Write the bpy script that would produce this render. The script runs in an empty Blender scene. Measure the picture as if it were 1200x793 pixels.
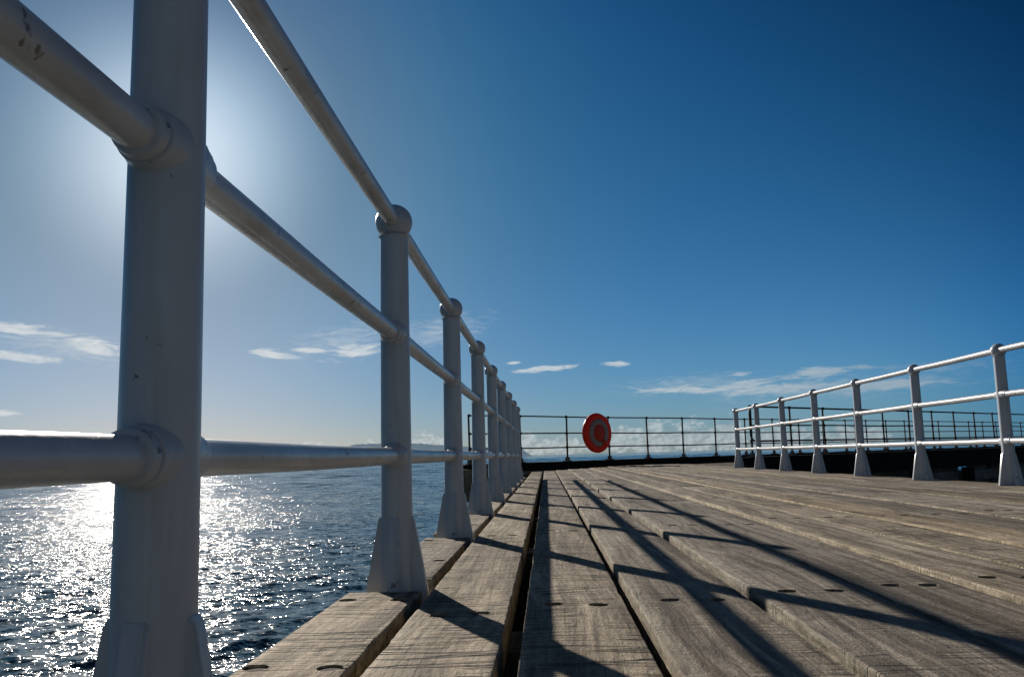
import bpy, bmesh, math, random
import numpy as np
from mathutils import Vector, Matrix, noise as mnoise

random.seed(7)
R = math.radians
scene = bpy.context.scene
COL = scene.collection

SUN_AZ = -25.0      # degrees from +Y (seaward along the pier), negative = left
SUN_EL = 20.5
HC = 0.370          # eye height above the deck
SEA_Z = -6.4
XL, XR = -0.451, 3.634
STEP = 1.6176
YL0 = 1.0036        # first left post in view
YR0 = 7.044
DA = Vector((0.725, 0.689, 0)).normalized()      # direction of the angled arm
NA = Vector((-DA.y, DA.x, 0))                    # its outward (seaward) normal
C_OUT, C_IN = 15.40, 10.95


# ------------------------------------------------------------------ helpers
def new_obj(name, me, mat=None, parent=None):
    o = bpy.data.objects.new(name, me)
    COL.objects.link(o)
    if mat is not None:
        me.materials.append(mat)
    if parent is not None:
        o.parent = parent
    return o


def bm_obj(name, bm, mat, parent=None, smooth=True, angle=40):
    bmesh.ops.recalc_face_normals(bm, faces=bm.faces)
    if smooth:
        for f in bm.faces:
            f.smooth = True
        lim = R(angle)
        for e in bm.edges:
            if len(e.link_faces) == 2 and e.calc_face_angle(0) > lim:
                e.smooth = False
    me = bpy.data.meshes.new(name)
    bm.to_mesh(me)
    bm.free()
    return new_obj(name, me, mat, parent)


def thing(name, label, cat, loc=(0, 0, 0), group=None):
    o = bpy.data.objects.new(name, None)
    o.empty_display_size = 0.2
    COL.objects.link(o)
    o.location = loc
    o['label'] = label
    o['category'] = cat
    if group:
        o['group'] = group
    return o


def add_box(bm, lo, hi, mat=None):
    vs = []
    for z in (lo[2], hi[2]):
        for x, y in ((lo[0], lo[1]), (hi[0], lo[1]), (hi[0], hi[1]), (lo[0], hi[1])):
            v = Vector((x, y, z))
            if mat is not None:
                v = mat @ v
            vs.append(bm.verts.new(v))
    for q in ((3, 2, 1, 0), (4, 5, 6, 7), (0, 1, 5, 4), (1, 2, 6, 5), (2, 3, 7, 6), (3, 0, 4, 7)):
        bm.faces.new([vs[i] for i in q])
    return vs


def add_lathe(bm, prof, n=32, M=None, cap=True):
    """prof: list of (radius, z) revolved about z, then transformed by M"""
    rings = []
    for r, z in prof:
        ring = []
        for k in range(n):
            a = 2 * math.pi * k / n
            v = Vector((r * math.cos(a), r * math.sin(a), z))
            if M is not None:
                v = M @ v
            ring.append(bm.verts.new(v))
        rings.append(ring)
    for a, b in zip(rings, rings[1:]):
        for k in range(n):
            bm.faces.new((a[k], a[(k + 1) % n], b[(k + 1) % n], b[k]))
    if cap:
        bm.faces.new(rings[0][::-1])
        bm.faces.new(rings[-1])


def add_tube(bm, pts, r, n=16):
    pts = [Vector(p) for p in pts]
    rings = []
    up = None
    for i, p in enumerate(pts):
        a = pts[max(i - 1, 0)]
        b = pts[min(i + 1, len(pts) - 1)]
        t = (b - a).normalized()
        if up is None:
            up = Vector((0, 0, 1)) if abs(t.z) < 0.9 else Vector((1, 0, 0))
        s = t.cross(up).normalized()
        up = s.cross(t).normalized()
        rings.append([bm.verts.new(p + r * (math.cos(2 * math.pi * k / n) * s + math.sin(2 * math.pi * k / n) * up)) for k in range(n)])
    for a, b in zip(rings, rings[1:]):
        for k in range(n):
            bm.faces.new((a[k], a[(k + 1) % n], b[(k + 1) % n], b[k]))
    bm.faces.new(rings[0][::-1])
    bm.faces.new(rings[-1])


# ------------------------------------------------------------------ materials
class NT:
    def __init__(self, tree):
        self.t = tree
        self.n = tree.nodes
        self.l = tree.links

    def node(self, kind, **kw):
        nd = self.n.new(kind)
        for k, v in kw.items():
            setattr(nd, k, v)
        return nd

    def put(self, sock, v):
        if v is None:
            return
        if isinstance(v, bpy.types.NodeSocket):
            self.l.new(v, sock)
        else:
            sock.default_value = v

    def math(self, op, a, b=None, c=None, clamp=False):
        nd = self.node('ShaderNodeMath', operation=op, use_clamp=clamp)
        self.put(nd.inputs[0], a)
        self.put(nd.inputs[1], b)
        self.put(nd.inputs[2], c)
        return nd.outputs[0]

    def vmath(self, op, a, b=None, scale=None):
        nd = self.node('ShaderNodeVectorMath', operation=op)
        self.put(nd.inputs[0], a)
        self.put(nd.inputs[1], b)
        if scale is not None:
            self.put(nd.inputs['Scale'], scale)
        return nd.outputs[1] if op in ('LENGTH', 'DOT_PRODUCT', 'DISTANCE') else nd.outputs[0]

    def mapping(self, v, loc=(0, 0, 0), rot=(0, 0, 0), scale=(1, 1, 1), kind='POINT'):
        nd = self.node('ShaderNodeMapping', vector_type=kind)
        self.put(nd.inputs['Vector'], v)
        self.put(nd.inputs['Location'], loc)
        self.put(nd.inputs['Rotation'], rot)
        self.put(nd.inputs['Scale'], scale)
        return nd.outputs[0]

    def noise(self, v, scale=1.0, detail=3.0, rough=0.5, dist=0.0, out='Fac', dim='3D'):
        nd = self.node('ShaderNodeTexNoise', noise_dimensions=dim)
        self.put(nd.inputs['Vector'], v)
        self.put(nd.inputs['Scale'], scale)
        self.put(nd.inputs['Detail'], detail)
        self.put(nd.inputs['Roughness'], rough)
        self.put(nd.inputs['Distortion'], dist)
        return nd.outputs[out]

    def ramp(self, f, stops, interp='LINEAR'):
        nd = self.node('ShaderNodeValToRGB')
        cr = nd.color_ramp
        cr.interpolation = interp
        while len(cr.elements) < len(stops):
            cr.elements.new(0.5)
        for e, (p, c) in zip(cr.elements, stops):
            e.position = p
            e.color = c if len(c) == 4 else (*c, 1)
        self.put(nd.inputs[0], f)
        return nd.outputs[0]

    def remap(self, v, a, b, c=0.0, d=1.0, kind='LINEAR'):
        nd = self.node('ShaderNodeMapRange', interpolation_type=kind)
        self.put(nd.inputs[0], v)
        for i, x in enumerate((a, b, c, d)):
            self.put(nd.inputs[1 + i], x)
        return nd.outputs[0]

    def mix(self, f, a, b, blend='MIX'):
        nd = self.node('ShaderNodeMix', data_type='RGBA', blend_type=blend)
        self.put(nd.inputs[0], f)
        self.put(nd.inputs[6], a if isinstance(a, bpy.types.NodeSocket) else (*a, 1))
        self.put(nd.inputs[7], b if isinstance(b, bpy.types.NodeSocket) else (*b, 1))
        return nd.outputs[2]

    def bump(self, h, strength=0.3, dist=0.01, normal=None):
        nd = self.node('ShaderNodeBump')
        self.put(nd.inputs['Height'], h)
        self.put(nd.inputs['Strength'], strength)
        self.put(nd.inputs['Distance'], dist)
        self.put(nd.inputs['Normal'], normal)
        return nd.outputs[0]


def material(name):
    m = bpy.data.materials.new(name)
    m.use_nodes = True
    nt = NT(m.node_tree)
    b = m.node_tree.nodes['Principled BSDF']
    return m, nt, b


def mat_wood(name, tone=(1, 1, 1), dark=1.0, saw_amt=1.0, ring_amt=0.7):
    m, nt, b = material(name)
    tc = nt.node('ShaderNodeTexCoord').outputs['Object']
    rnd = nt.node('ShaderNodeObjectInfo').outputs['Random']
    off = nt.node('ShaderNodeCombineXYZ')
    nt.put(off.inputs[0], nt.math('MULTIPLY', rnd, 37.0))
    nt.put(off.inputs[1], nt.math('MULTIPLY', rnd, 211.0))
    nt.put(off.inputs[2], nt.math('MULTIPLY', rnd, 91.0))
    p = nt.vmath('ADD', tc, off.outputs[0])
    # slow bending of the grain so it runs into cathedral figures and knots
    warp = nt.noise(nt.mapping(p, scale=(2.2, 0.55, 2.2)), 1.0, 2.0, 0.5, 0.3)
    gx = nt.node('ShaderNodeSeparateXYZ')
    nt.put(gx.inputs[0], p)
    u = nt.math('ADD', gx.outputs[0], nt.math('MULTIPLY', warp, 0.22))
    gz = nt.math('ADD', gx.outputs[2], nt.math('MULTIPLY', warp, 0.12))
    gv = nt.node('ShaderNodeCombineXYZ')
    nt.put(gv.inputs[0], u)
    nt.put(gv.inputs[1], nt.math('MULTIPLY', gx.outputs[1], 0.03))
    nt.put(gv.inputs[2], gz)
    grain = nt.noise(gv.outputs[0], 62.0, 5.0, 0.6)
    rings = nt.noise(gv.outputs[0], 21.0, 2.0, 0.5)
    # transverse saw / wear marks
    wob = nt.noise(nt.mapping(p, scale=(3, 2, 3)), 1.0, 2.0)
    cy = nt.math('ADD', gx.outputs[1], nt.math('MULTIPLY', wob, 0.05))
    cv = nt.node('ShaderNodeCombineXYZ')
    nt.put(cv.inputs[0], nt.math('MULTIPLY', gx.outputs[0], 0.05))
    nt.put(cv.inputs[1], cy)
    nt.put(cv.inputs[2], nt.math('MULTIPLY', gx.outputs[2], 0.05))
    saw = nt.noise(cv.outputs[0], 58.0, 5.0, 0.65)
    sawline = nt.remap(saw, 0.36, 0.46, 0.0, 1.0, 'SMOOTHSTEP')      # 0 in the dark lines
    # split cracks along the grain
    crack = nt.noise(nt.mapping(gv.outputs[0], scale=(1, 1.6, 1)), 30.0, 2.0, 0.5)
    crackl = nt.remap(nt.math('ABSOLUTE', nt.math('SUBTRACT', crack, 0.5)), 0.0, 0.03, 0.0, 1.0)
    crackm = nt.remap(nt.noise(nt.mapping(p, scale=(9, 2.0, 3)), 1.0, 2.0), 0.58, 0.68, 0.0, 1.0)
    # sparse dark cross checks, thin and slightly wavy
    cc = nt.node('ShaderNodeCombineXYZ')
    nt.put(cc.inputs[0], nt.math('MULTIPLY', gx.outputs[0], 0.09))
    nt.put(cc.inputs[1], cy)
    nt.put(cc.inputs[2], rnd)
    xch = nt.noise(cc.outputs[0], 15.0, 3.0, 0.6)
    xl = nt.remap(nt.math('ABSOLUTE', nt.math('SUBTRACT', xch, 0.5)), 0.010, 0.042, 1.0, 0.0)
    xm = nt.remap(nt.noise(nt.mapping(p, loc=(5, 3, 1), scale=(6.5, 3.0, 3)), 1.0, 3.0, 0.6), 0.42, 0.56, 0.0, saw_amt)
    xl = nt.math('MULTIPLY', xl, xm)
    crackf = nt.math('MULTIPLY', nt.math('SUBTRACT', 1.0, crackl), crackm)
    # blotches and stains
    blotch = nt.noise(nt.mapping(p, scale=(8, 0.8, 6)), 1.0, 5.0, 0.62)
    fine = nt.noise(p, 190.0, 3.0, 0.7)
    pit = nt.noise(nt.mapping(p, scale=(75, 22, 40)), 1.0, 4.0, 0.65)
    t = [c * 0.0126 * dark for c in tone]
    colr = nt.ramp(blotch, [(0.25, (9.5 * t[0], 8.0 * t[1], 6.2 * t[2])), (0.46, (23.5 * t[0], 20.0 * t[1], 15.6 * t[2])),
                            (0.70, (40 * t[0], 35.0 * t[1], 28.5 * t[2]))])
    gcol = nt.ramp(grain, [(0.3, (0.34, 0.31, 0.28)), (0.5, (0.95, 0.94, 0.92)), (0.72, (1.42, 1.39, 1.34))])
    c = nt.mix(0.85, colr, gcol, 'MULTIPLY')
    rcol = nt.ramp(rings, [(0.36, (0.46, 0.42, 0.37)), (0.5, (1.1, 1.1, 1.1)), (0.62, (0.82, 0.81, 0.78))])
    c = nt.mix(ring_amt, c, rcol, 'MULTIPLY')
    scol = nt.ramp(sawline, [(0.0, (0.34, 0.30, 0.26)), (1.0, (1.06, 1.06, 1.06))])
    sawm = nt.remap(nt.noise(nt.mapping(p, scale=(5, 1.0, 5)), 1.0, 3.0, 0.6), 0.38, 0.62, 0.0, 0.95 * saw_amt)
    c = nt.mix(sawm, c, scol, 'MULTIPLY')
    c = nt.mix(nt.math('MULTIPLY', crackf, 0.5), c, (0.03, 0.025, 0.02))
    c = nt.mix(nt.math('MULTIPLY', xl, 0.85), c, (0.045, 0.036, 0.028))
    fcol = nt.ramp(fine, [(0.3, (0.55, 0.54, 0.52)), (0.7, (1.4, 1.4, 1.4))])
    c = nt.mix(0.7, c, fcol, 'MULTIPLY')
    pitc = nt.ramp(pit, [(0.3, (0.45, 0.43, 0.4)), (0.46, (1.0, 1.0, 1.0)), (0.72, (1.3, 1.28, 1.24))])
    c = nt.mix(0.75, c, pitc, 'MULTIPLY')
    knot = nt.remap(nt.noise(nt.mapping(p, loc=(3, 9, 2), scale=(8, 2.4, 8)), 1.0, 3.0, 0.6, 0.4), 0.60, 0.72, 0.0, 0.62)
    c = nt.mix(knot, c, (0.045, 0.036, 0.028))
    # arrises and sawn sides: yellowish torn fibre, sunlit brightness put into the colour
    nz = nt.node('ShaderNodeSeparateXYZ')
    nt.put(nz.inputs[0], nt.node('ShaderNodeNewGeometry').outputs['Normal'])
    sidef = nt.remap(nt.math('ABSOLUTE', nz.outputs[2]), 0.55, 0.92, 1.0, 0.0)
    fib = nt.noise(nt.mapping(p, scale=(60, 11, 55)), 1.0, 5.0, 0.7)
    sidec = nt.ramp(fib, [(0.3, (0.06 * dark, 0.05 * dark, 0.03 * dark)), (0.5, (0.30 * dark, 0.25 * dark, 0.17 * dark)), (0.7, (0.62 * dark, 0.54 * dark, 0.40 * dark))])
    c = nt.mix(nt.math('MULTIPLY', sidef, 0.8), c, sidec)
    # every board weathered a little differently
    hv = nt.node('ShaderNodeHueSaturation')
    nt.put(hv.inputs['Color'], c)
    nt.put(hv.inputs['Saturation'], nt.remap(rnd, 0, 1, 0.8, 1.22))
    r2 = nt.math('FRACT', nt.math('MULTIPLY', rnd, 17.37))
    nt.put(hv.inputs['Value'], nt.remap(r2, 0, 1, 0.68, 1.34))
    nt.put(b.inputs['Base Color'], hv.outputs[0])
    b.inputs['Roughness'].default_value = 0.82
    b.inputs['Specular IOR Level'].default_value = 0.22
    h = nt.math('ADD', nt.math('MULTIPLY', grain, 0.8), nt.math('MULTIPLY', nt.math('MULTIPLY', sawline, sawm), 0.9))
    h = nt.math('ADD', h, nt.math('MULTIPLY', rings, ring_amt))
    h = nt.math('SUBTRACT', h, nt.math('MULTIPLY', crackf, 0.3))
    h = nt.math('ADD', h, nt.math('MULTIPLY', fine, 0.5))
    h = nt.math('ADD', h, nt.math('MULTIPLY', pit, 0.9))
    h = nt.math('SUBTRACT', h, nt.math('MULTIPLY', xl, 1.2))
    nt.put(b.inputs['Normal'], nt.bump(h, 1.0, 0.0048))
    return m


def mat_white_paint(name, base=(0.585, 0.635, 0.70), wear=0.725, grime=0.28, bump=0.35):
    m, nt, b = material(name)
    tc = nt.node('ShaderNodeTexCoord').outputs['Object']
    n1 = nt.noise(tc, 5.0, 5.0, 0.6)
    n2 = nt.noise(tc, 70.0, 4.0, 0.7)
    n3 = nt.noise(nt.mapping(tc, scale=(30, 30, 2.5) if grime < .5 else (14, 5, 14)), 1.0, 4.0, 0.6)
    c = nt.mix(nt.remap(n1, 0.4, 0.7, 0, 0.5), base, [x * 0.72 for x in base])
    c = nt.mix(nt.remap(n3, 0.5, 0.75, 0, grime), c, (0.26, 0.22, 0.17))
    spots = nt.remap(nt.math('MULTIPLY', nt.noise(tc, 38.0, 3.0, 0.6), nt.remap(n1, 0.35, 0.65, 0.7, 1.15)), wear, wear + 0.05, 0, 0.8)
    c = nt.mix(spots, c, (0.12, 0.095, 0.075))
    nt.put(b.inputs['Base Color'], c)
    nt.put(b.inputs['Roughness'], nt.remap(n1, 0.3, 0.7, 0.24, 0.36))
    b.inputs['Specular IOR Level'].default_value = 0.45
    hh = nt.math('ADD', nt.math('MULTIPLY', nt.noise(tc, 24.0, 3.0), 0.8), nt.math('MULTIPLY', n2, 0.05))
    hh = nt.math('SUBTRACT', hh, nt.math('MULTIPLY', spots, 0.35))
    nt.put(b.inputs['Normal'], nt.bump(hh, bump, 0.003))
    return m


def mat_plain(name, base, rough=0.6, var=0.4, scale=14.0, spec=0.4, rust=None, bump=0.3):
    m, nt, b = material(name)
    tc = nt.node('ShaderNodeTexCoord').outputs['Object']
    n = nt.noise(tc, scale, 4.0, 0.6)
    c = nt.mix(nt.remap(n, 0.3, 0.7), [x * (1 - var) for x in base], [x * (1 + var) for x in base])
    if rust:
        c = nt.mix(nt.remap(nt.noise(tc, scale * 0.6, 4.0, 0.7), 0.48, 0.62), c, rust)
    nt.put(b.inputs['Base Color'], c)
    b.inputs['Roughness'].default_value = rough
    b.inputs['Specular IOR Level'].default_value = spec
    nt.put(b.inputs['Normal'], nt.bump(nt.noise(tc, scale * 4, 4.0, 0.6), bump, 0.004))
    return m


def mat_sea():
    m, nt, b = material('sea_water')
    geo = nt.node('ShaderNodeNewGeometry')
    pos = geo.outputs['Position']
    nrm = geo.outputs['Normal']
    # ripple slopes too fine for the mesh, given straight as a tilt of the normal
    q = nt.mapping(pos, rot=(0, 0, R(-25)), scale=(0.5, 1.0, 0.0))
    a1 = nt.vmath('SUBTRACT', nt.noise(q, 2.6, 2.0, 0.5, 0.5, 'Color'), (0.5, 0.5, 0.5))
    a2 = nt.vmath('SUBTRACT', nt.noise(nt.mapping(q, loc=(13, 7, 3)), 8.5, 2.0, 0.6, 0.4, 'Color'), (0.5, 0.5, 0.5))
    tilt = nt.vmath('ADD', nt.vmath('SCALE', a1, scale=1.38), nt.vmath('SCALE', a2, scale=1.45))
    # wind streaks: calmer and rougher lanes
    lanes = nt.remap(nt.noise(nt.mapping(pos, rot=(0, 0, R(20)), scale=(0.02, 0.006, 0)), 1.0, 3.0, 0.5), 0.3, 0.7, 0.75, 1.2)
    # the chop thrown back by the pier dies away with distance from it
    shelter = nt.remap(nt.vmath('LENGTH', pos), 45.0, 320.0, 1.0, 0.58)
    paws = nt.remap(nt.noise(nt.mapping(pos, rot=(0, 0, R(-25)), scale=(0.10, 0.30, 0)), 1.0, 3.0, 0.6, 0.6), 0.34, 0.62, 0.62, 1.22)
    paws2 = nt.remap(nt.noise(nt.mapping(pos, rot=(0, 0, R(-32)), scale=(0.012, 0.05, 0)), 1.0, 3.0, 0.6, 0.5), 0.34, 0.62, 0.55, 1.15)
    tilt = nt.vmath('SCALE', tilt, scale=nt.math('MULTIPLY', nt.math('MULTIPLY', lanes, shelter), nt.math('MULTIPLY', paws, paws2)))
    tilt = nt.vmath('MULTIPLY', tilt, (1, 1, 0))
    n2 = nt.vmath('NORMALIZE', nt.vmath('ADD', nrm, tilt))
    nt.put(b.inputs['Base Color'], (0.016, 0.046, 0.060, 1))
    b.inputs['Roughness'].default_value = 0.08
    b.inputs['IOR'].default_value = 1.333
    b.inputs['Specular IOR Level'].default_value = 0.3
    nt.put(b.inputs['Normal'], n2)
    return m


WOOD = mat_wood('weathered_plank', saw_amt=0.35, ring_amt=0.95)
WOOD_SAWN = mat_wood('saw_marked_plank', saw_amt=1.0, ring_amt=0.6)
WOOD_DARK = mat_wood('shaded_timber', dark=0.42)  # plank wood darkened: shade under the deck put into its colour
TAR = mat_plain('tarred_timber', (0.012, 0.011, 0.011), 0.85, 0.5, 9.0, 0.15)
SHEET = mat_plain('wet_sheeting', (0.075, 0.070, 0.066), 0.5, 0.7, 5.0, 0.4)
WHITE = mat_white_paint('white_gloss_paint')
RAILM = mat_white_paint('worn_rail_paint', (0.57, 0.60, 0.64), 0.67, 0.55, 0.4)
DARKRAIL = mat_plain('dark_rail_paint', (0.075, 0.066, 0.064), 0.6, 0.4, 8.0, 0.3, (0.10, 0.045, 0.025))
FOOTM = mat_plain('grey_bracket', (0.25, 0.23, 0.21), 0.7, 0.3, 12.0, 0.3, (0.14, 0.08, 0.05))
BOLTM = mat_plain('weathered_bolt', (0.085, 0.072, 0.06), 0.85, 0.35, 60.0, 0.1)
REDM = mat_plain('red_plastic', (0.68, 0.042, 0.014), 0.4, 0.12, 5.0, 0.5, None, 0.08)
_t = NT(REDM.node_tree)
_mx = _t.node('ShaderNodeMixShader')
_tr = _t.node('ShaderNodeBsdfTranslucent')
_tr.inputs[0].default_value = (0.85, 0.05, 0.015, 1)
_mx.inputs[0].default_value = 0.2
_t.l.new(REDM.node_tree.nodes['Principled BSDF'].outputs[0], _mx.inputs[1])
_t.l.new(_tr.outputs[0], _mx.inputs[2])
_t.l.new(_mx.outputs[0], REDM.node_tree.nodes['Material Output'].inputs['Surface'])
BUOYW = mat_plain('white_buoy', (0.33, 0.27, 0.26), 0.5, 0.12, 8.0, 0.4, None, 0.1)
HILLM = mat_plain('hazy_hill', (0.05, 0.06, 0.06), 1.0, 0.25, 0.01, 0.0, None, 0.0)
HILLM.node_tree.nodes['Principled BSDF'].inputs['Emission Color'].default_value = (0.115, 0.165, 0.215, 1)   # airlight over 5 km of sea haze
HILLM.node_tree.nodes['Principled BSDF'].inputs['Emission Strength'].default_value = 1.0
SEAM = mat_sea()

# ------------------------------------------------------------------ planks
def hole_cutter(holes, z):
    bm = bmesh.new()
    for x, y in holes:
        M = Matrix.Translation((x, y, z))
        add_lathe(bm, [(0.0245, -0.0064), (0.0245, 0.03)], 20, M)
    me = bpy.data.meshes.new('cut')
    bm.to_mesh(me)
    bm.free()
    return bpy.data.objects.new('cut', me)


def make_plank(parent, x0, x1, y0, y1, z, holes=(), name='plank', th=0.075, mat=None, rise=0.0, M=None, fine=True):
    """one board, long axis Y, top at z; its own origin at the near end"""
    seed = random.uniform(0, 900)
    w = x1 - x0
    L = y1 - y0
    ys = [0.0]
    while ys[-1] < L - 1e-4:
        yy = y0 + ys[-1]
        st = 0.028 if yy < 4.5 else (0.06 if yy < 8 else 0.2)
        if not fine:
            st = 0.8
        ys.append(min(L, ys[-1] + st))
    if len(ys) > 2 and ys[-1] - ys[-2] < 0.008:
        ys.pop(-2)
    nt_ = 7
    # profile, clockwise from bottom left: (x, z, roughness)
    e = 0.003
    prof = [(0, -th, .3), (0, -th * .62, .8), (0, -th * .3, 1.0), (0, -e * 1.3, 1.2), (e * .45, -e * .35, 1.3), (e * 1.5, 0, .8)]
    for k in range(1, nt_):
        prof.append((e * 1.5 + (w - 3 * e) * k / nt_, 0, .22))
    prof += [(w - e * 1.5, 0, .8), (w - e * .45, -e * .35, 1.3), (w, -e * 1.3, 1.2), (w, -th * .3, 1.0), (w, -th * .62, .8), (w, -th, .3)]
    cup = random.uniform(-0.0035, 0.002)
    roll = random.uniform(-0.008, 0.008)
    bm = bmesh.new()
    rings = []
    for y in ys:
        ring = []
        endf = min(1.0, min(y, L - y) / 0.03)
        for (px, pz, rg) in prof:
            side = -1 if px < w * .5 else 1
            nv = mnoise.noise(Vector((seed + side * 7, y * 9, pz * 25)))
            nf = mnoise.noise(Vector((seed + side * 3 + pz * 40, y * 38, 4.2)))
            chip = max(0.0, mnoise.noise(Vector((seed * 2 + side * 5, y * 6.5, 1.7))) - 0.36) * 0.016
            dx = 0.0
            dz = 0.0
            if rg > 0.5:
                dx = -side * (abs(nv) * 0.001 + abs(nf) * 0.002 + (chip * .6 if pz > -th * .4 else 0)) * (rg - .2)
                if rg > 1.0:
                    dz = -(abs(nv) * 0.0006 + abs(nf) * 0.0016 + chip * 0.55) * (rg - .4)
            xm = (px / w - .5) * 2
            top = 1.0 if pz > -th * .5 else 0.0
            dz += top * (cup * (xm * xm - 0.5) + roll * (px - w * .5))
            dz += top * 0.003 * mnoise.noise(Vector((px * 3 + seed, y * 0.7, 9.1)))
            dz += rise * (1 - y / L) * top
            dz -= (1 - endf) * 0.005 * top
            ring.append(bm.verts.new((px + dx, y + (0.004 * nf if endf == 0 else 0), pz + dz)))
        rings.append(ring)
    m = len(prof)
    for a, b in zip(rings, rings[1:]):
        for k in range(m):
            bm.faces.new((a[k], b[k], b[(k + 1) % m], a[(k + 1) % m]))
    bm.faces.new(rings[0])
    bm.faces.new(rings[-1][::-1])
    o = bm_obj(name, bm, mat or WOOD, parent, True, 50)
    o.location = (x0, y0, z)
    if holes:
        loc = [(hx - x0, hy - y0) for hx, hy in holes]
        c = hole_cutter(loc, 0.0)
        COL.objects.link(c)
        md = o.modifiers.new('b', 'BOOLEAN')
        md.operation = 'DIFFERENCE'
        md.object = c
        md.solver = 'EXACT'
        o_loc = o.location.copy()
        o.location = (0, 0, 0)
        par = o.parent
        o.parent = None
        bpy.context.view_layer.update()
        dg = bpy.context.evaluated_depsgraph_get()
        me = bpy.data.meshes.new_from_object(o.evaluated_get(dg))
        o.modifiers.clear()
        old = o.data
        o.data = me
        bpy.data.meshes.remove(old)
        cm = c.data
        bpy.data.objects.remove(c)
        bpy.data.meshes.remove(cm)
        o.location = o_loc
        o.parent = par
        for hx, hy in loc:
            bb = bolt_proto_mesh()
            bo = new_obj('bolt', bb, None, o)
            bo.location = (hx, hy, -0.0063)
            bo.rotation_euler = (0, 0, random.uniform(0, 1))
    return o


_bolt = []


def bolt_proto_mesh():
    if not _bolt:
        bm = bmesh.new()
        add_lathe(bm, [(0.0225, 0.0), (0.0225, 0.0006), (0.019, 0.0011), (0.012, 0.0014), (0.003, 0.0015)], 20, None)
        bmesh.ops.recalc_face_normals(bm, faces=bm.faces)
        me = bpy.data.meshes.new('bolt')
        bm.to_mesh(me)
        bm.free()
        me.materials.append(BOLTM)
        _bolt.append(me)
    return _bolt[0]


pier = thing('timber_pier', 'weathered grey-brown timber pier deck of long bolted planks with dark kerb beam at far end', 'pier')

JOISTS = [2.2 + 2.05 * k for k in range(-2, 9)]


def deck_end(x, c=14.75):
    # where a board running along Y meets the diagonal border strip
    return (c + DA.y * x) / DA.x


# rows: (x0, x1, top z)
rows = [(-0.337, -0.103, 0.000), (-0.062, 0.183, 0.006), (0.207, 0.480, 0.014), (0.500, 0.767, 0.025),
        (0.781, 1.008, 0.025), (1.016, 1.252, 0.036), (1.260, 1.498, 0.039), (1.507, 1.742, 0.046),
        (1.750, 1.992, 0.046), (2.001, 2.243, 0.051), (2.251, 2.500, 0.048), (2.508, 2.748, 0.052),
        (2.757, 2.998, 0.047), (3.007, 3.250, 0.047), (3.259, 3.500, 0.041), (3.508, 3.770, 0.033)]
for i, (x0, x1, z) in enumerate(rows):
    yend = deck_end(x0 if i > 1 else x0)
    y = -1.2 + random.uniform(-0.2, 0.2)
    first = True
    while y < yend - 0.3:
        ln = random.choice([8.2, 6.15, 6.15, 10.25]) if not first else {0: 9.4, 1: 7.35}.get(i % 3, 11.45)
        # butt joints fall on the joists
        ye = y + ln
        ye = min(JOISTS, key=lambda q: abs(q - ye)) if ye < yend - 1.0 else yend
        holes = []
        for jy in JOISTS:
            if y + 0.1 < jy < ye - 0.1 and jy > 1.0 and jy < 11.5:
                o1 = random.uniform(-0.07, 0.07)
                for fx in (0.29, 0.71):
                    holes.append((x0 + (x1 - x0) * (fx + random.uniform(-.03, .03)), jy + o1 + random.uniform(-.02, .02)))
        dz = random.uniform(-0.004, 0.004) if i > 3 else 0
        make_plank(pier, x0, x1, y, ye - 0.007, z + dz * .7, holes, mat=WOOD_SAWN if i in (0, 1, 6, 9) else WOOD)
        y = ye
        first = False

# outer line of short boards, cut to sit between the feet of the posts
for k in range(-1, 9):
    ya = YL0 + STEP * (k - 0) + 0.165
    yb = YL0 + STEP * (k + 1) - 0.075
    if yb < 0:
        continue
    holes = []
    if ya > -0.3:
        for yy in (ya + 0.46, yb - 0.17):
            if yy > 1.2:
                holes += [(-0.545, yy + 0.01), (-0.405, yy)]
    make_plank(pier, -0.575, -0.368, ya, yb, 0.0 + random.uniform(-.002, .003), holes, th=0.07, mat=WOOD_SAWN)

# joists, edge beams and piles below the deck
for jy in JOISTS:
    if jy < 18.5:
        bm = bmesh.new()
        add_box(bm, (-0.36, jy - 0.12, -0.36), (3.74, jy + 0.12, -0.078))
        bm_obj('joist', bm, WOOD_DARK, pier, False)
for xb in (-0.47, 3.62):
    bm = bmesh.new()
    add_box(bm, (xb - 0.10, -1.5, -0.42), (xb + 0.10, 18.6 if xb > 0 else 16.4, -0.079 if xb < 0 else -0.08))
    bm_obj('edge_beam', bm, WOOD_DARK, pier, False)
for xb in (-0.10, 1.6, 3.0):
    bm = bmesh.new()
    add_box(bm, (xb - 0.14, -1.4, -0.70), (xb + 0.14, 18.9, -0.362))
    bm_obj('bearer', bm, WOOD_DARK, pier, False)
for yy in (1.6, 6.4, 11.2, 16.0):
    for xb in (-0.12, 3.3):
        bm = bmesh.new()
        add_lathe(bm, [(0.17, SEA_Z - 2.0), (0.16, -0.702)], 14, Matrix.Translation((xb + .15, yy, 0)))
        bm_obj('pile', bm, TAR, pier)


# ---- the angled arm: everything below is laid out in (t along DA, c across NA)
def arm(t, c, z):
    v = DA * t + NA * c
    return Vector((v.x, v.y, z))


ARM = Matrix(((DA.x, NA.x, 0, 0), (DA.y, NA.y, 0, 0), (0, 0, 1, 0), (0, 0, 0, 1)))


def arm_box(bm, t0, t1, c0, c1, z0, z1):
    add_box(bm, (t0, c0, z0), (t1, c1, z1), ARM)


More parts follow.
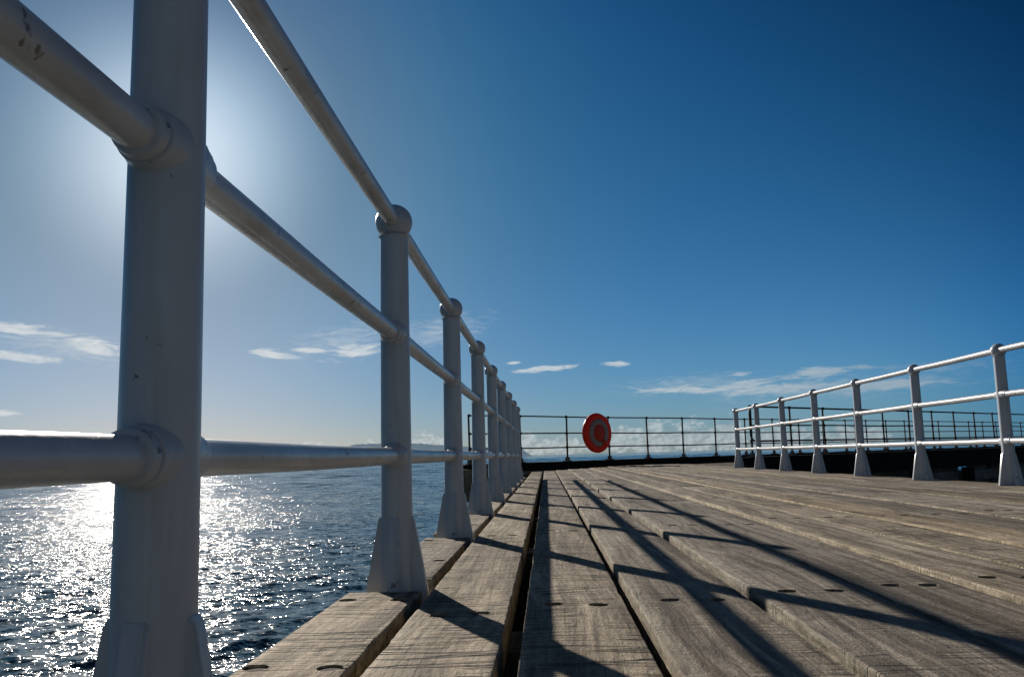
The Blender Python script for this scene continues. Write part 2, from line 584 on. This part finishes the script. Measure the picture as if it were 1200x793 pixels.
# border strip along the diagonal edge, then the arm's own boards
bm = bmesh.new()
arm_box(bm, 12.05, 62.0, 14.78, 15.20, -0.075, 0.012)
o = bm_obj('border_board', bm, WOOD, pier, False)
for k in range(15):
    c0 = 10.97 + 0.254 * k
    ta = 16.35 if c0 < 13 else 16.35
    # start where the long boards of the straight deck stop (x = 3.78)
    ta = (3.80 + DA.y * c0) / DA.x + 0.03
    bm = bmesh.new()
    arm_box(bm, ta, 62.0, c0, c0 + 0.245, -0.075, 0.006 * (k % 3))
    bm_obj('plank', bm, WOOD, pier, False)
# kerb beams
bm = bmesh.new()
arm_box(bm, 12.76, 62.0, 15.22, 15.56, -0.30, 0.205)
arm_box(bm, 12.05, 12.757, 15.22, 15.56, 0.102, 0.205)
bmesh.ops.bevel(bm, geom=list(bm.edges), offset=0.012, segments=1, affect='EDGES')
bm_obj('kerb_beam', bm, TAR, pier, False)
bm = bmesh.new()
arm_box(bm, 16.1, 62.0, 10.66, 10.955, -0.30, 0.205)
bmesh.ops.bevel(bm, geom=list(bm.edges), offset=0.012, segments=1, affect='EDGES')
bm_obj('kerb_beam', bm, TAR, pier, False)
# fender timbers on the arm's inner side: walings and close-set sheeting with one gap
for z0, z1 in ((-0.72, -0.42), (-1.9, -1.6)):
    bm = bmesh.new()
    arm_box(bm, 16.2, 62.0, 10.72, 10.90, z0, z1)
    bm_obj('waling', bm, SHEET, pier, False)
t = 16.2
tt = []
while t < 48:
    wdt = random.uniform(0.26, 0.34)
    tt.append((t, t + wdt - 0.006))
    t += wdt
for a, b_ in tt:
    mid = (a + b_) / 2
    if 27.45 < mid < 28.1 or 29.5 < mid < 29.7:
        continue
    bm = bmesh.new()
    arm_box(bm, a, b_, 10.91, 11.05 + random.uniform(-.02, .02), SEA_Z - 1, -0.078 - 0.0)
    bm_obj('sheet_plank', bm, SHEET, pier, False)
bm = bmesh.new()
arm_box(bm, 48, 62, 10.91, 11.04, SEA_Z - 1, -0.078)
bm_obj('sheet_plank', bm, SHEET, pier, False)
for k in range(13):
    tk = 17.0 + 3.4 * k
    for c in (10.60, 15.3):
        bm = bmesh.new()
        v = arm(tk, c, 0)
        add_lathe(bm, [(0.19, SEA_Z - 2), (0.17, -0.32)], 14, Matrix.Translation((v.x, v.y, 0)))
        bm_obj('pile', bm, TAR, pier)

# outer corner at the left: timber fender block, white capped log and its piles
bm = bmesh.new()
arm_box(bm, 11.80, 12.75, 15.00, 15.62, -0.30, 0.10)
arm_box(bm, 11.72, 12.70, 14.95, 15.66, -0.60, -0.304)
bm_obj('fender_block', bm, WOOD, pier, False)
bm = bmesh.new()
v = arm(12.35, 15.3, 0)
add_lathe(bm, [(0.19, SEA_Z - 2), (0.17, -0.602)], 16, Matrix.Translation((v.x, v.y, 0)))
bm_obj('fender_pile', bm, WOOD, pier)


# ------------------------------------------------------------------ white railings
Z1, Z2, Z3 = 0.380, 0.748, 1.100


def post_mesh():
    bm = bmesh.new()
    add_lathe(bm, [(0.0475, -0.072), (0.047, 0.15), (0.0445, 0.7), (0.0430, 1.055)], 36)
    return bm


def gusset_mesh():
    bm = bmesh.new()
    for k in range(4):
        M = Matrix.Rotation(k * math.pi / 2, 4, 'Z')
        hw = 0.0155
        prof = [(0.03, -0.070), (0.0965, -0.070), (0.0965, -0.045), (0.0535, 0.192), (0.046, 0.205), (0.03, 0.207)]
        fa = [bm.verts.new(M @ Vector((x, -hw, z))) for x, z in prof]
        fb = [bm.verts.new(M @ Vector((x, hw, z))) for x, z in prof]
        bm.faces.new(fa)
        bm.faces.new(fb[::-1])
        for i in range(len(prof)):
            j = (i + 1) % len(prof)
            bm.faces.new((fa[j], fa[i], fb[i], fb[j]))
    bmesh.ops.recalc_face_normals(bm, faces=bm.faces)
    es = [e for e in bm.edges if len(e.link_faces) == 2 and e.calc_face_angle(0) > 0.6]
    bmesh.ops.bevel(bm, geom=es, offset=0.004, segments=2, affect='EDGES')
    return bm


def cap_mesh():
    bm = bmesh.new()
    prof = [(0.044, -0.052), (0.0485, -0.047)]
    for k in range(13):
        a = R(-52 + 138 * k / 12)
        prof.append((0.0575 * math.cos(a), 0.056 * math.sin(a)))
    add_lathe(bm, prof, 36)
    return bm


def collar_mesh():
    # sleeve cast on the post around the rail, axis along Y, origin on the post axis
    bm = bmesh.new()
    Mx = Matrix.Rotation(R(-90), 4, 'X')
    add_lathe(bm, [(0.0255, -0.082), (0.031, -0.080), (0.0325, -0.070), (0.0328, -0.0645), (0.0300, -0.0635), (0.0300, -0.0615), (0.0355, -0.060), (0.036, -0.052), (0.041, -0.030),
                   (0.041, 0.030), (0.036, 0.052), (0.0355, 0.060), (0.0300, 0.0615), (0.0300, 0.0635), (0.0328, 0.0645), (0.0325, 0.070), (0.031, 0.080), (0.0255, 0.082)], 30, Mx)
    return bm


def to_mesh(bm, name, mat):
    o = bm_obj(name, bm, mat)
    me = o.data
    bpy.data.objects.remove(o)
    return me


M_POST = to_mesh(post_mesh(), 'post', WHITE)
M_GUS = to_mesh(gusset_mesh(), 'foot', WHITE)
M_CAP = to_mesh(cap_mesh(), 'cap', WHITE)
M_COL = to_mesh(collar_mesh(), 'collar', WHITE)


def white_railing(label, x, ys, ext0, ext1, zoff, foot_z):
    root = thing('pier_railing', label, 'railing', (x, ys[0], zoff), 'white tubular railings along the pier')
    for y in ys:
        p = new_obj('post', M_POST, None, root)
        p.location = (0, y - ys[0], 0)
        p.rotation_euler = (R(random.uniform(-.25, .25)), R(random.uniform(-.25, .25)), random.uniform(-.02, .02))
        g = new_obj('foot', M_GUS, None, p)
        g.location = (0, 0, foot_z)
        c = new_obj('cap', M_CAP, None, p)
        c.location = (0, 0, Z3)
        for z in (Z1, Z2):
            k = new_obj('collar', M_COL, None, p)
            k.location = (0, 0, z)
    for z, r in ((Z1, 0.0245), (Z2, 0.0245), (Z3, 0.0245)):
        bm = bmesh.new()
        n = int((ys[-1] - ys[0]) / 0.4)
        pts = []
        for i in range(n + 1):
            yy = -ext0 + (ys[-1] - ys[0] + ext0 + ext1) * i / n
            s = abs(math.sin(math.pi * (yy) / STEP))
            pts.append((0.0015 * mnoise.noise(Vector((yy, z, x))), yy, z - 0.003 * s))
        add_tube(bm, pts, r, 28)
        bm_obj('rail', bm, RAILM, root)
    return root


white_railing('large near white tubular railing along the left edge of the deck above the sunlit sea', XL,
              [YL0 + STEP * k for k in range(-1, 9)], 1.2, 0.0, 0.0, 0.0)
white_railing('white tubular railing along the right edge of the deck, its rails bright in the sun', XR,
              [YR0 + STEP * k for k in range(-3, 7)], 0.8, 0.0, 0.0, 0.085)


# ------------------------------------------------------------------ thin dark fences on the arm
def dark_fence(label, c, ts, loop_start, cat='railing'):
    root = thing('iron_fence', label, cat, arm(ts[0], c, 0.205), 'thin dark iron fences on the angled arm')
    base = arm(ts[0], c, 0.205)
    zb = 0.205
    zs = (0.545, 0.89, 1.295)
    for i, t_ in enumerate(ts):
        bm = bmesh.new()
        v = arm(t_, c, 0) - base
        v.z = 0
        LM = Matrix.Translation(v) @ Matrix.Rotation(R(random.uniform(-.9, .9)), 4, 'X') @ Matrix.Rotation(R(random.uniform(-.9, .9)), 4, 'Y')
        add_lathe(bm, [(0.024, 0.0), (0.022, 0.6), (0.022, 1.10), (0.016, 1.125)], 12, LM)
        for z in zs:
            add_lathe(bm, [(0.033, -0.03), (0.033, 0.03)], 12, Matrix.Translation(v + Vector((0, 0, z - zb))))
        p = bm_obj('post', bm, DARKRAIL, root)
        bm = bmesh.new()
        M = Matrix.Translation(v) @ ARM
        add_box(bm, (-0.09, -0.07, 0.001), (0.09, 0.07, 0.02), M)
        add_box(bm, (-0.06, -0.02, 0.02), (0.06, 0.02, 0.10), M)
        bm_obj('foot', bm, FOOTM, p, False)
    t1 = ts[-1]
    for z in zs:
        if loop_start and z in (zs[0], zs[2]):
            continue
        bm = bmesh.new()
        add_tube(bm, [arm(ts[0] + (t1 - ts[0]) * q / 24, c + 0.006 * math.sin(q * 1.3 + z * 9), z + 0.007 * math.sin(q * 2.1 + z * 5)) - base for q in range(25)], 0.017, 10)
        bm_obj('rail', bm, DARKRAIL, root)
    if loop_start:
        # top and bottom rail are one pipe bent round at the open end
        bm = bmesh.new()
        r = 0.16
        pts = [arm(t1, c, zs[2])]
        te = ts[0] - 0.02
        pts.append(arm(te + r, c, zs[2]))
        for q in range(1, 6):
            a = R(90 * q / 5)
            pts.append(arm(te + r - r * math.sin(a), c, zs[2] - r + r * math.cos(a)))
        for q in range(0, 6):
            a = R(90 * q / 5)
            pts.append(arm(te + r - r * math.cos(a), c, zs[0] + r - r * math.sin(a)))
        pts.append(arm(t1, c, zs[0]))
        add_tube(bm, [p - base for p in pts], 0.021, 10)
        bm_obj('rail', bm, DARKRAIL, root)
    return root


tb = [12.27 + 1.543 * k for k in range(0, 32)]
dark_fence('thin dark iron fence on the far kerb beam, carrying the red lifebuoy case', C_OUT, tb, False)
ta_ = [16.42] + [18.02 + 1.507 * k for k in range(0, 29)]
dark_fence('thin dark iron fence with rounded pipe end, just behind the right white railing', C_IN - 0.14, ta_, True)

# ------------------------------------------------------------------ lifebuoy case
v = arm(0, 0, 0)
lb_t = DA.dot(Vector((1.33, 22.2, 0))) + 0.06
lb = thing('lifebuoy_case', 'round red lifebuoy case with white ring on the thin dark fence at the far end', 'lifebuoy', arm(lb_t, C_OUT - 0.03, 0.40))
# local axis: +Z of the lathe points inward (-NA)
ax = -NA
MB = Matrix((( DA.x, 0, ax.x, 0), (DA.y, 0, ax.y, 0), (0, 1, 0, 0.49), (0, 0, 0, 1)))
bm = bmesh.new()
add_lathe(bm, [(0.36, 0.0), (0.46, 0.015), (0.497, 0.06), (0.505, 0.11), (0.485, 0.155), (0.435, 0.180), (0.385, 0.178), (0.37, 0.165), (0.30, 0.160), (0.20, 0.160)], 48, MB)
bm_obj('case_shell', bm, REDM, lb)
bm = bmesh.new()
prof = []
for k in range(11):
    a = R(180 - 180 * k / 10)
    prof.append((0.282 + 0.074 * math.cos(a), 0.163 + 0.045 * math.sin(a)))
add_lathe(bm, prof[::-1], 48, MB, cap=False)
bm_obj('buoy_ring', bm, BUOYW, lb)
for a0 in (R(-62), ):
    bm = bmesh.new()
    rings = []
    for s in range(9):
        a = a0 + R(34) * (s / 8 - .5)
        rings.append([bm.verts.new(MB @ Vector(((0.282 + 0.078 * math.cos(R(180 - 18 * k))) * math.cos(a), (0.282 + 0.078 * math.cos(R(180 - 18 * k))) * math.sin(a), 0.163 + 0.049 * math.sin(R(180 - 18 * k))))) for k in range(11)])
    for p, q in zip(rings, rings[1:]):
        for k in range(10):
            bm.faces.new((p[k], p[k + 1], q[k + 1], q[k]))
    bm_obj('buoy_band', bm, REDM, lb)
bm = bmesh.new()
add_lathe(bm, [(0.205, 0.158), (0.205, 0.175), (0.16, 0.195), (0.08, 0.205), (0.02, 0.207)], 40, MB)
bm_obj('case_boss', bm, REDM, lb)
bm = bmesh.new()
add_box(bm, (-0.03, -0.38, -0.03), (0.03, 0.38, 0.0), MB)
bm_obj('bracket', bm, FOOTM, lb, False)

# ------------------------------------------------------------------ sea: a fan of real waves, flat towards the horizon
def build_sea():
    rs = [1.5]
    while rs[-1] < 60000:
        r = rs[-1]
        g = 0.02 if r < 9 else (0.0048 if r < 260 else (0.0052 if r < 4200 else 0.06))
        rs.append(r * (1 + g))
    rs = np.array(rs)
    th = []
    a = -180.0
    while a < 180 - 1e-6:
        th.append(a)
        a += 0.26 if -44 <= a < 4 else (0.8 if -70 <= a < 50 else 3.0)
    th = np.radians(np.array(th))
    nr, na = len(rs), len(th)
    RR, TT = np.meshgrid(rs, th, indexing='ij')
    X = RR * np.sin(TT)
    Y = RR * np.cos(TT)
    dth = np.diff(np.append(th, th[0] + 2 * np.pi))
    cell = np.maximum(np.gradient(rs)[:, None] * np.ones(na)[None, :], RR * dth[None, :])
    Z = np.zeros_like(X)
    rng = np.random.default_rng(3)
    wind = math.radians(-25 + 180 - 14)
    for k in range(70):
        lam = 0.35 * (6.0 / 0.35) ** (rng.random())
        ang = wind + rng.normal(0, 0.55)
        amp = 0.0115 * lam ** 0.85 * rng.uniform(0.5, 1.2)
        if lam > 4:
            amp *= 0.55
        kx, ky = math.sin(ang) * 2 * math.pi / lam, math.cos(ang) * 2 * math.pi / lam
        ph = rng.uniform(0, 2 * math.pi)
        fade = np.clip((lam / cell - 2.5) / 3.0, 0, 1)
        s = np.sin(kx * X + ky * Y + ph)
        # sharper crests than troughs; groups so that crests are short
        env = 0.6 + 0.55 * np.sin(kx * 0.17 * Y - ky * 0.17 * X + ph * 3) * np.sin(kx * .11 * X + ky * .11 * Y + ph * 1.7)
        Z += fade * amp * env * (1.6 * np.exp(0.75 * (s - 1)) - 0.75)
    # farther out the mesh cannot hold small chop: waves that grow with the distance keep the slopes alive
    LR = np.log(RR)
    far = np.clip((RR - 90) / 160, 0, 1) * np.clip((2600 - RR) / 1500, 0, 1)
    for k in range(30):
        K = rng.uniform(90, 240)
        a2 = rng.normal(0, 0.5)
        Z += far * RR * (0.024 / K) * rng.uniform(0.6, 1.2) * np.sin(K * (math.cos(a2) * LR + math.sin(a2) * TT) + rng.uniform(0, 6.28))
    verts = np.stack([X, Y, Z + SEA_Z], -1).reshape(-1, 3)
    verts = np.vstack([verts, [[0, 0, SEA_Z]]])
    idx = np.arange(nr * na).reshape(nr, na)
    a_ = idx[:-1]
    b_ = idx[1:]
    quads = np.stack([a_, np.roll(a_, -1, 1), np.roll(b_, -1, 1), b_], -1).reshape(-1, 4)[:, ::-1]
    tris = np.stack([np.full(na, nr * na), np.roll(idx[0], -1), idx[0]], -1)
    me = bpy.data.meshes.new('sea')
    nq, ntr = len(quads), len(tris)
    me.vertices.add(len(verts))
    me.vertices.foreach_set('co', verts.astype(np.float32).ravel())
    me.loops.add(nq * 4 + ntr * 3)
    me.loops.foreach_set('vertex_index', np.concatenate([quads.ravel(), tris.ravel()]).astype(np.int32))
    me.polygons.add(nq + ntr)
    starts = np.concatenate([np.arange(nq) * 4, nq * 4 + np.arange(ntr) * 3]).astype(np.int32)
    me.polygons.foreach_set('loop_start', starts)
    me.update(calc_edges=True)
    me.validate()
    me.polygons.foreach_set('use_smooth', np.ones(len(me.polygons), dtype=bool))
    # normals up
    if me.polygons[len(me.polygons) // 2].normal.z < 0:
        me.flip_normals()
    o = new_obj('sea', me, SEAM)
    o['kind'] = 'structure'


build_sea()

# ------------------------------------------------------------------ far headland
def build_hills():
    bm = bmesh.new()
    D = 5200.0
    prof = [(-13.9, 0.0), (-13.5, 0.55), (-13.0, 0.92), (-12.2, 1.02), (-11.2, 1.06), (-10.3, 1.03), (-9.3, 0.97), (-8.2, 0.98), (-7.2, 0.86),
            (-6.2, 0.78), (-5.2, 0.70), (-4.2, 0.60), (-3.2, 0.60), (-2.4, 0.55), (-1.75, 0.50), (-1.5, 0.40), (-1.3, 0.22), (-1.05, 0.06), (-0.9, -0.02)]
    xs = np.linspace(-14.0, -0.9, 170)
    hs = np.interp(xs, [p[0] for p in prof], [p[1] for p in prof])
    rows_ = []
    for j in range(6):
        f = j / 5
        row = []
        for a, h in zip(xs, hs):
            d = D + 500 * f + 60 * mnoise.noise(Vector((a * 2, f * 4, 1)))
            hh = max(0.0, math.tan(R(h)) * d + HC - SEA_Z) * (f ** 0.7) * (1 + 0.06 * mnoise.noise(Vector((a * 5.0, f * 2, 3.3))))
            row.append(bm.verts.new((d * math.sin(R(a)), d * math.cos(R(a)), SEA_Z - 1 + hh)))
        rows_.append(row)
    for p, q in zip(rows_, rows_[1:]):
        for k in range(len(xs) - 1):
            bm.faces.new((p[k], p[k + 1], q[k + 1], q[k]))
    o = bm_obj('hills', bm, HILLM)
    o['kind'] = 'structure'


build_hills()

# ------------------------------------------------------------------ sky
w = bpy.data.worlds.new('World')
scene.world = w
w.use_nodes = True
nt = NT(w.node_tree)
bg = w.node_tree.nodes['Background']
sky = nt.node('ShaderNodeTexSky', sky_type='NISHITA')
sky.sun_disc = False
sky.sun_elevation = R(SUN_EL)
sky.sun_rotation = R(SUN_AZ)
sky.altitude = 0
sky.air_density = 1.0
sky.dust_density = 0.6
sky.ozone_density = 2.2
tc = nt.node('ShaderNodeTexCoord').outputs['Generated']
sep = nt.node('ShaderNodeSeparateXYZ')
nt.put(sep.inputs[0], tc)
az = nt.math('MULTIPLY', nt.math('ARCTAN2', sep.outputs[0], sep.outputs[1]), 180 / math.pi)
el = nt.math('MULTIPLY', nt.math('ARCSINE', sep.outputs[2]), 180 / math.pi)
pv = nt.node('ShaderNodeCombineXYZ')
nt.put(pv.inputs[0], az)
nt.put(pv.inputs[1], el)
P = pv.outputs[0]


def blobs(lst):
    acc = None
    for (a, e, wa, we, rot) in lst:
        m = nt.mapping(P, (a, e, 0), (0, 0, R(rot)), (wa, we, 1), 'TEXTURE')
        d = nt.vmath('LENGTH', m)
        acc = d if acc is None else nt.math('SMOOTH_MIN', acc, d, 0.25)
    return nt.math('SUBTRACT', 1.0, acc)      # 1 in the middle, 0 on the rim


cir = blobs([(-32.0, 7.95, 3.6, 0.42, -6), (-27.8, 7.1, 2.6, 0.55, -14), (-32.0, 6.45, 2.6, 0.33, -4), (-17.6, 6.85, 2.0, 0.34, -8),
             (-15.2, 7.05, 1.2, 0.28, -4), (-12.2, 7.0, 2.6, 0.5, 8), (-0.2, 5.62, 2.7, 0.24, 4), (-2.0, 6.1, 0.7, 0.16, 0), (4.7, 5.8, 1.1, 0.20, 0),
             (8.6, 3.95, 3.2, 0.30, 0), (12.2, 4.0, 3.4, 0.34, 6), (17.2, 4.6, 3.4, 0.38, 3), (14.5, 3.7, 5.5, 0.45, 3), (21, 3.6, 5, 0.4, 3), (-32.3, 3.15, 1.0, 0.2, 0), (12.6, 4.75, 1.0, 0.16, 0)])
veil = blobs([(-13.0, 7.9, 4.4, 1.1, 10), (-7.0, 8.2, 4.2, 1.3, 12), (19.5, 3.6, 9.0, 1.0, 4), (-29.5, 7.2, 5.5, 1.2, -10), (24.0, 4.5, 5.0, 0.5, 3), (9.5, 4.3, 6.0, 0.7, 3)])
wv = nt.vmath('SUBTRACT', nt.noise(nt.mapping(P, scale=(0.35, 0.9, 1)), 1.0, 3.0, 0.5, 0, 'Color'), (0.5, 0.5, 0.5))
PW = nt.vmath('ADD', P, nt.vmath('SCALE', wv, scale=1.1))
n_st = nt.noise(nt.mapping(PW, rot=(0, 0, R(6)), scale=(0.38, 2.4, 1)), 1.0, 6.0, 0.62)
n_fi = nt.noise(nt.mapping(PW, rot=(0, 0, R(-14)), scale=(0.9, 5.0, 1)), 1.0, 4.0, 0.6)
cd = nt.math('ADD', cir, nt.math('MULTIPLY', nt.math('SUBTRACT', n_st, 0.5), 2.6))
cd = nt.remap(cd, 0.04, 0.72, 0.0, 1.0, 'SMOOTHSTEP')
cd = nt.math('MULTIPLY', cd, nt.remap(n_fi, 0.3, 0.62, 0.55, 1.0))
vd = nt.math('ADD', veil, nt.math('MULTIPLY', nt.math('SUBTRACT', n_fi, 0.5), 2.2))
vd = nt.math('MULTIPLY', nt.remap(vd, 0.0, 1.2, 0.0, 1.0, 'SMOOTHSTEP'), 0.62)
vd = nt.math('MULTIPLY', vd, nt.remap(n_st, 0.35, 0.65, 0.3, 1.0))
# heaped cloud low over the horizon
cum = blobs([(-7.8, 0.9, 1.6, 0.9, 0), (-10.5, 0.8, 1.6, 0.5, 0), (-2.0, 0.8, 2.2, 0.9, 0), (0.8, 0.5, 2.8, 0.75, 0), (4.8, 0.9, 1.2, 1.15, 0), (6.8, 0.8, 2.2, 1.4, 0),
             (9.3, 0.7, 1.9, 1.45, 0), (11.8, 0.7, 2.0, 1.35, 0), (15.0, 0.5, 2.4, 1.0, 0), (19.0, 0.6, 3.0, 0.9, 0), (-17.0, 0.8, 4.0, 0.55, 0), (-26.0, 0.7, 5.0, 0.6, 0)])
n_cu = nt.noise(nt.mapping(P, scale=(1.2, 1.9, 1)), 1.0, 6.0, 0.6)
ud = nt.math('ADD', cum, nt.math('MULTIPLY', nt.math('SUBTRACT', n_cu, 0.5), 2.4))
ud = nt.remap(ud, 0.1, 0.5, 0.0, 1.0, 'SMOOTHSTEP')
n_sh = nt.noise(nt.mapping(P, loc=(0.25, -0.16, 0), scale=(1.2, 1.9, 1)), 1.0, 6.0, 0.6)
shade = nt.remap(nt.math('SUBTRACT', n_cu, n_sh), -0.12, 0.12, 0.68, 1.12)

# angle to the sun, for cloud brightness
sd = (math.sin(R(SUN_AZ)) * math.cos(R(SUN_EL)), math.cos(R(SUN_AZ)) * math.cos(R(SUN_EL)), math.sin(R(SUN_EL)))
mu = nt.vmath('DOT_PRODUCT', tc, sd)
near = nt.remap(mu, 0.62, 0.98, 0.0, 1.0, 'SMOOTHSTEP')
# polarised, deeply exposed look of the photograph: the physical sky times a smooth filter of
# elevation e and angle to the sun m, per channel exp(a + b e + c e^2 + d m + f m^2 + g e m + h m^3)
e_ = nt.math('MULTIPLY', nt.remap(el, 0.0, 33.0, 0.0, 33.0), 1 / 30.0)
m_ = nt.math('MULTIPLY', nt.math('SUBTRACT', nt.remap(mu, 0.56, 1.0, 0.56, 1.0), 0.8), 5.0)
e2 = nt.math('MULTIPLY', e_, e_)
m2 = nt.math('MULTIPLY', m_, m_)
em = nt.math('MULTIPLY', e_, m_)
m3 = nt.math('MULTIPLY', m2, m_)
lowl = nt.math('MULTIPLY', nt.remap(e_, 0.0, 0.45, 1.0, 0.0), nt.remap(m_, 0.0, 0.8, 0.0, 1.0))
e2c = nt.math('MULTIPLY', e2, nt.remap(mu, 0.94, 0.99, 1.0, 0.0))
e2n = nt.math('SUBTRACT', e2, e2c)
near2 = nt.remap(mu, 0.955, 0.995, 0.0, 1.0, 'SMOOTHSTEP')
gd = (math.sin(R(-23.4)) * math.cos(R(19.6)), math.cos(R(-23.4)) * math.cos(R(19.6)), math.sin(R(19.6)))
glow = nt.math('POWER', nt.remap(nt.vmath('DOT_PRODUCT', tc, gd), 0.983, 1.0, 0.0, 1.0), 2.0)
acc = nt.vmath('ADD', (-1.46, -0.965, -0.36), (0, 0, 0))
for sc_, k in ((e_, (-2.0931, -0.1848, -0.6022)), (e2, (0.2548, -0.7194, -0.0191)), (m_, (-0.4934, -0.5923, -0.5789)),
               (m2, (0.0194, -0.2346, -0.2808)), (e2c, (-0.10, 0.24, -0.03)), (e2n, (0.02, 0.04, -0.16)), (lowl, (0.00, 0.10, 0.20)), (em, (1.4467, 1.2119, 1.1528)), (m3, (0.6585, 0.1788, -0.0197)), (glow, (1.0, 0.84, 0.72)), (near2, (-0.16, -0.14, -0.12))):
    acc = nt.vmath('ADD', acc, nt.vmath('SCALE', k, scale=sc_))
sx = nt.node('ShaderNodeSeparateXYZ')
nt.put(sx.inputs[0], acc)
cx = nt.node('ShaderNodeCombineXYZ')
for i in range(3):
    nt.put(cx.inputs[i], nt.math('EXPONENT', sx.outputs[i]))
# the part of the sky behind the photographer is brighter and greyer than the polarised band
filt = nt.mix(nt.remap(mu, 0.40, -0.15, 0.0, 1.0, 'SMOOTHSTEP'), cx.outputs[0], (0.31, 0.32, 0.345))
skyc = nt.vmath('MULTIPLY', sky.outputs[0], filt)
cl_col = nt.mix(near, (3.3, 4.4, 5.3), (7.4, 7.8, 8.0))
c = nt.mix(nt.math('MULTIPLY', vd, 0.8), skyc, cl_col)
c = nt.mix(nt.math('MULTIPLY', cd, 0.95), c, cl_col)
cu_col = nt.vmath('SCALE', nt.mix(near, (4.6, 5.3, 5.7), (6.4, 7.0, 7.2)), scale=shade)
c = nt.mix(nt.math('MULTIPLY', ud, 0.62), c, cu_col)
nt.put(bg.inputs['Color'], c)
bg.inputs['Strength'].default_value = 0.09

# ------------------------------------------------------------------ sun
sl = bpy.data.lights.new('sun', 'SUN')
sl.energy = 4.9
sl.angle = R(0.55)
sl.color = (1.0, 0.91, 0.79)
so = bpy.data.objects.new('sun', sl)
COL.objects.link(so)
so.rotation_euler = Vector((-sd[0], -sd[1], -sd[2])).to_track_quat('-Z', 'Y').to_euler()
so.location = (-20, 40, 30)

# ------------------------------------------------------------------ camera
pi_, ya, ro = 0.1342, -0.0355, 0.0274
F = Vector((math.sin(ya) * math.cos(pi_), math.cos(ya) * math.cos(pi_), math.sin(pi_)))
R0 = Vector((math.cos(ya), -math.sin(ya), 0))
U0 = R0.cross(F)
RV = math.cos(ro) * R0 - math.sin(ro) * U0
UV = math.sin(ro) * R0 + math.cos(ro) * U0
cam = bpy.data.cameras.new('camera')
cam.sensor_width = 36.0
cam.lens = 1017.68 * 36.0 / 1200.0
cam.clip_start = 0.02
cam.clip_end = 100000.0
co = bpy.data.objects.new('camera', cam)
COL.objects.link(co)
co.matrix_world = Matrix(((RV.x, UV.x, -F.x, 0), (RV.y, UV.y, -F.y, 0), (RV.z, UV.z, -F.z, HC), (0, 0, 0, 1)))
scene.camera = co

scene.view_settings.view_transform = 'Standard'
scene.view_settings.look = 'None'
scene.view_settings.exposure = 0
scene.view_settings.gamma = 1
# the glints on the water are a pixel or two wide: cap them so the denoiser does not spread them
scene.cycles.use_denoising = True
scene.cycles.denoiser = 'OPENIMAGEDENOISE'
scene.cycles.denoising_input_passes = 'RGB_ALBEDO_NORMAL'
scene.cycles.denoising_prefilter = 'NONE'
scene.cycles.use_adaptive_sampling = False
scene.cycles.sample_clamp_direct = 130.0
scene.cycles.caustics_reflective = False
scene.cycles.caustics_refractive = False
scene.cycles.sample_clamp_indirect = 2.0
scene.cycles.max_bounces = 6
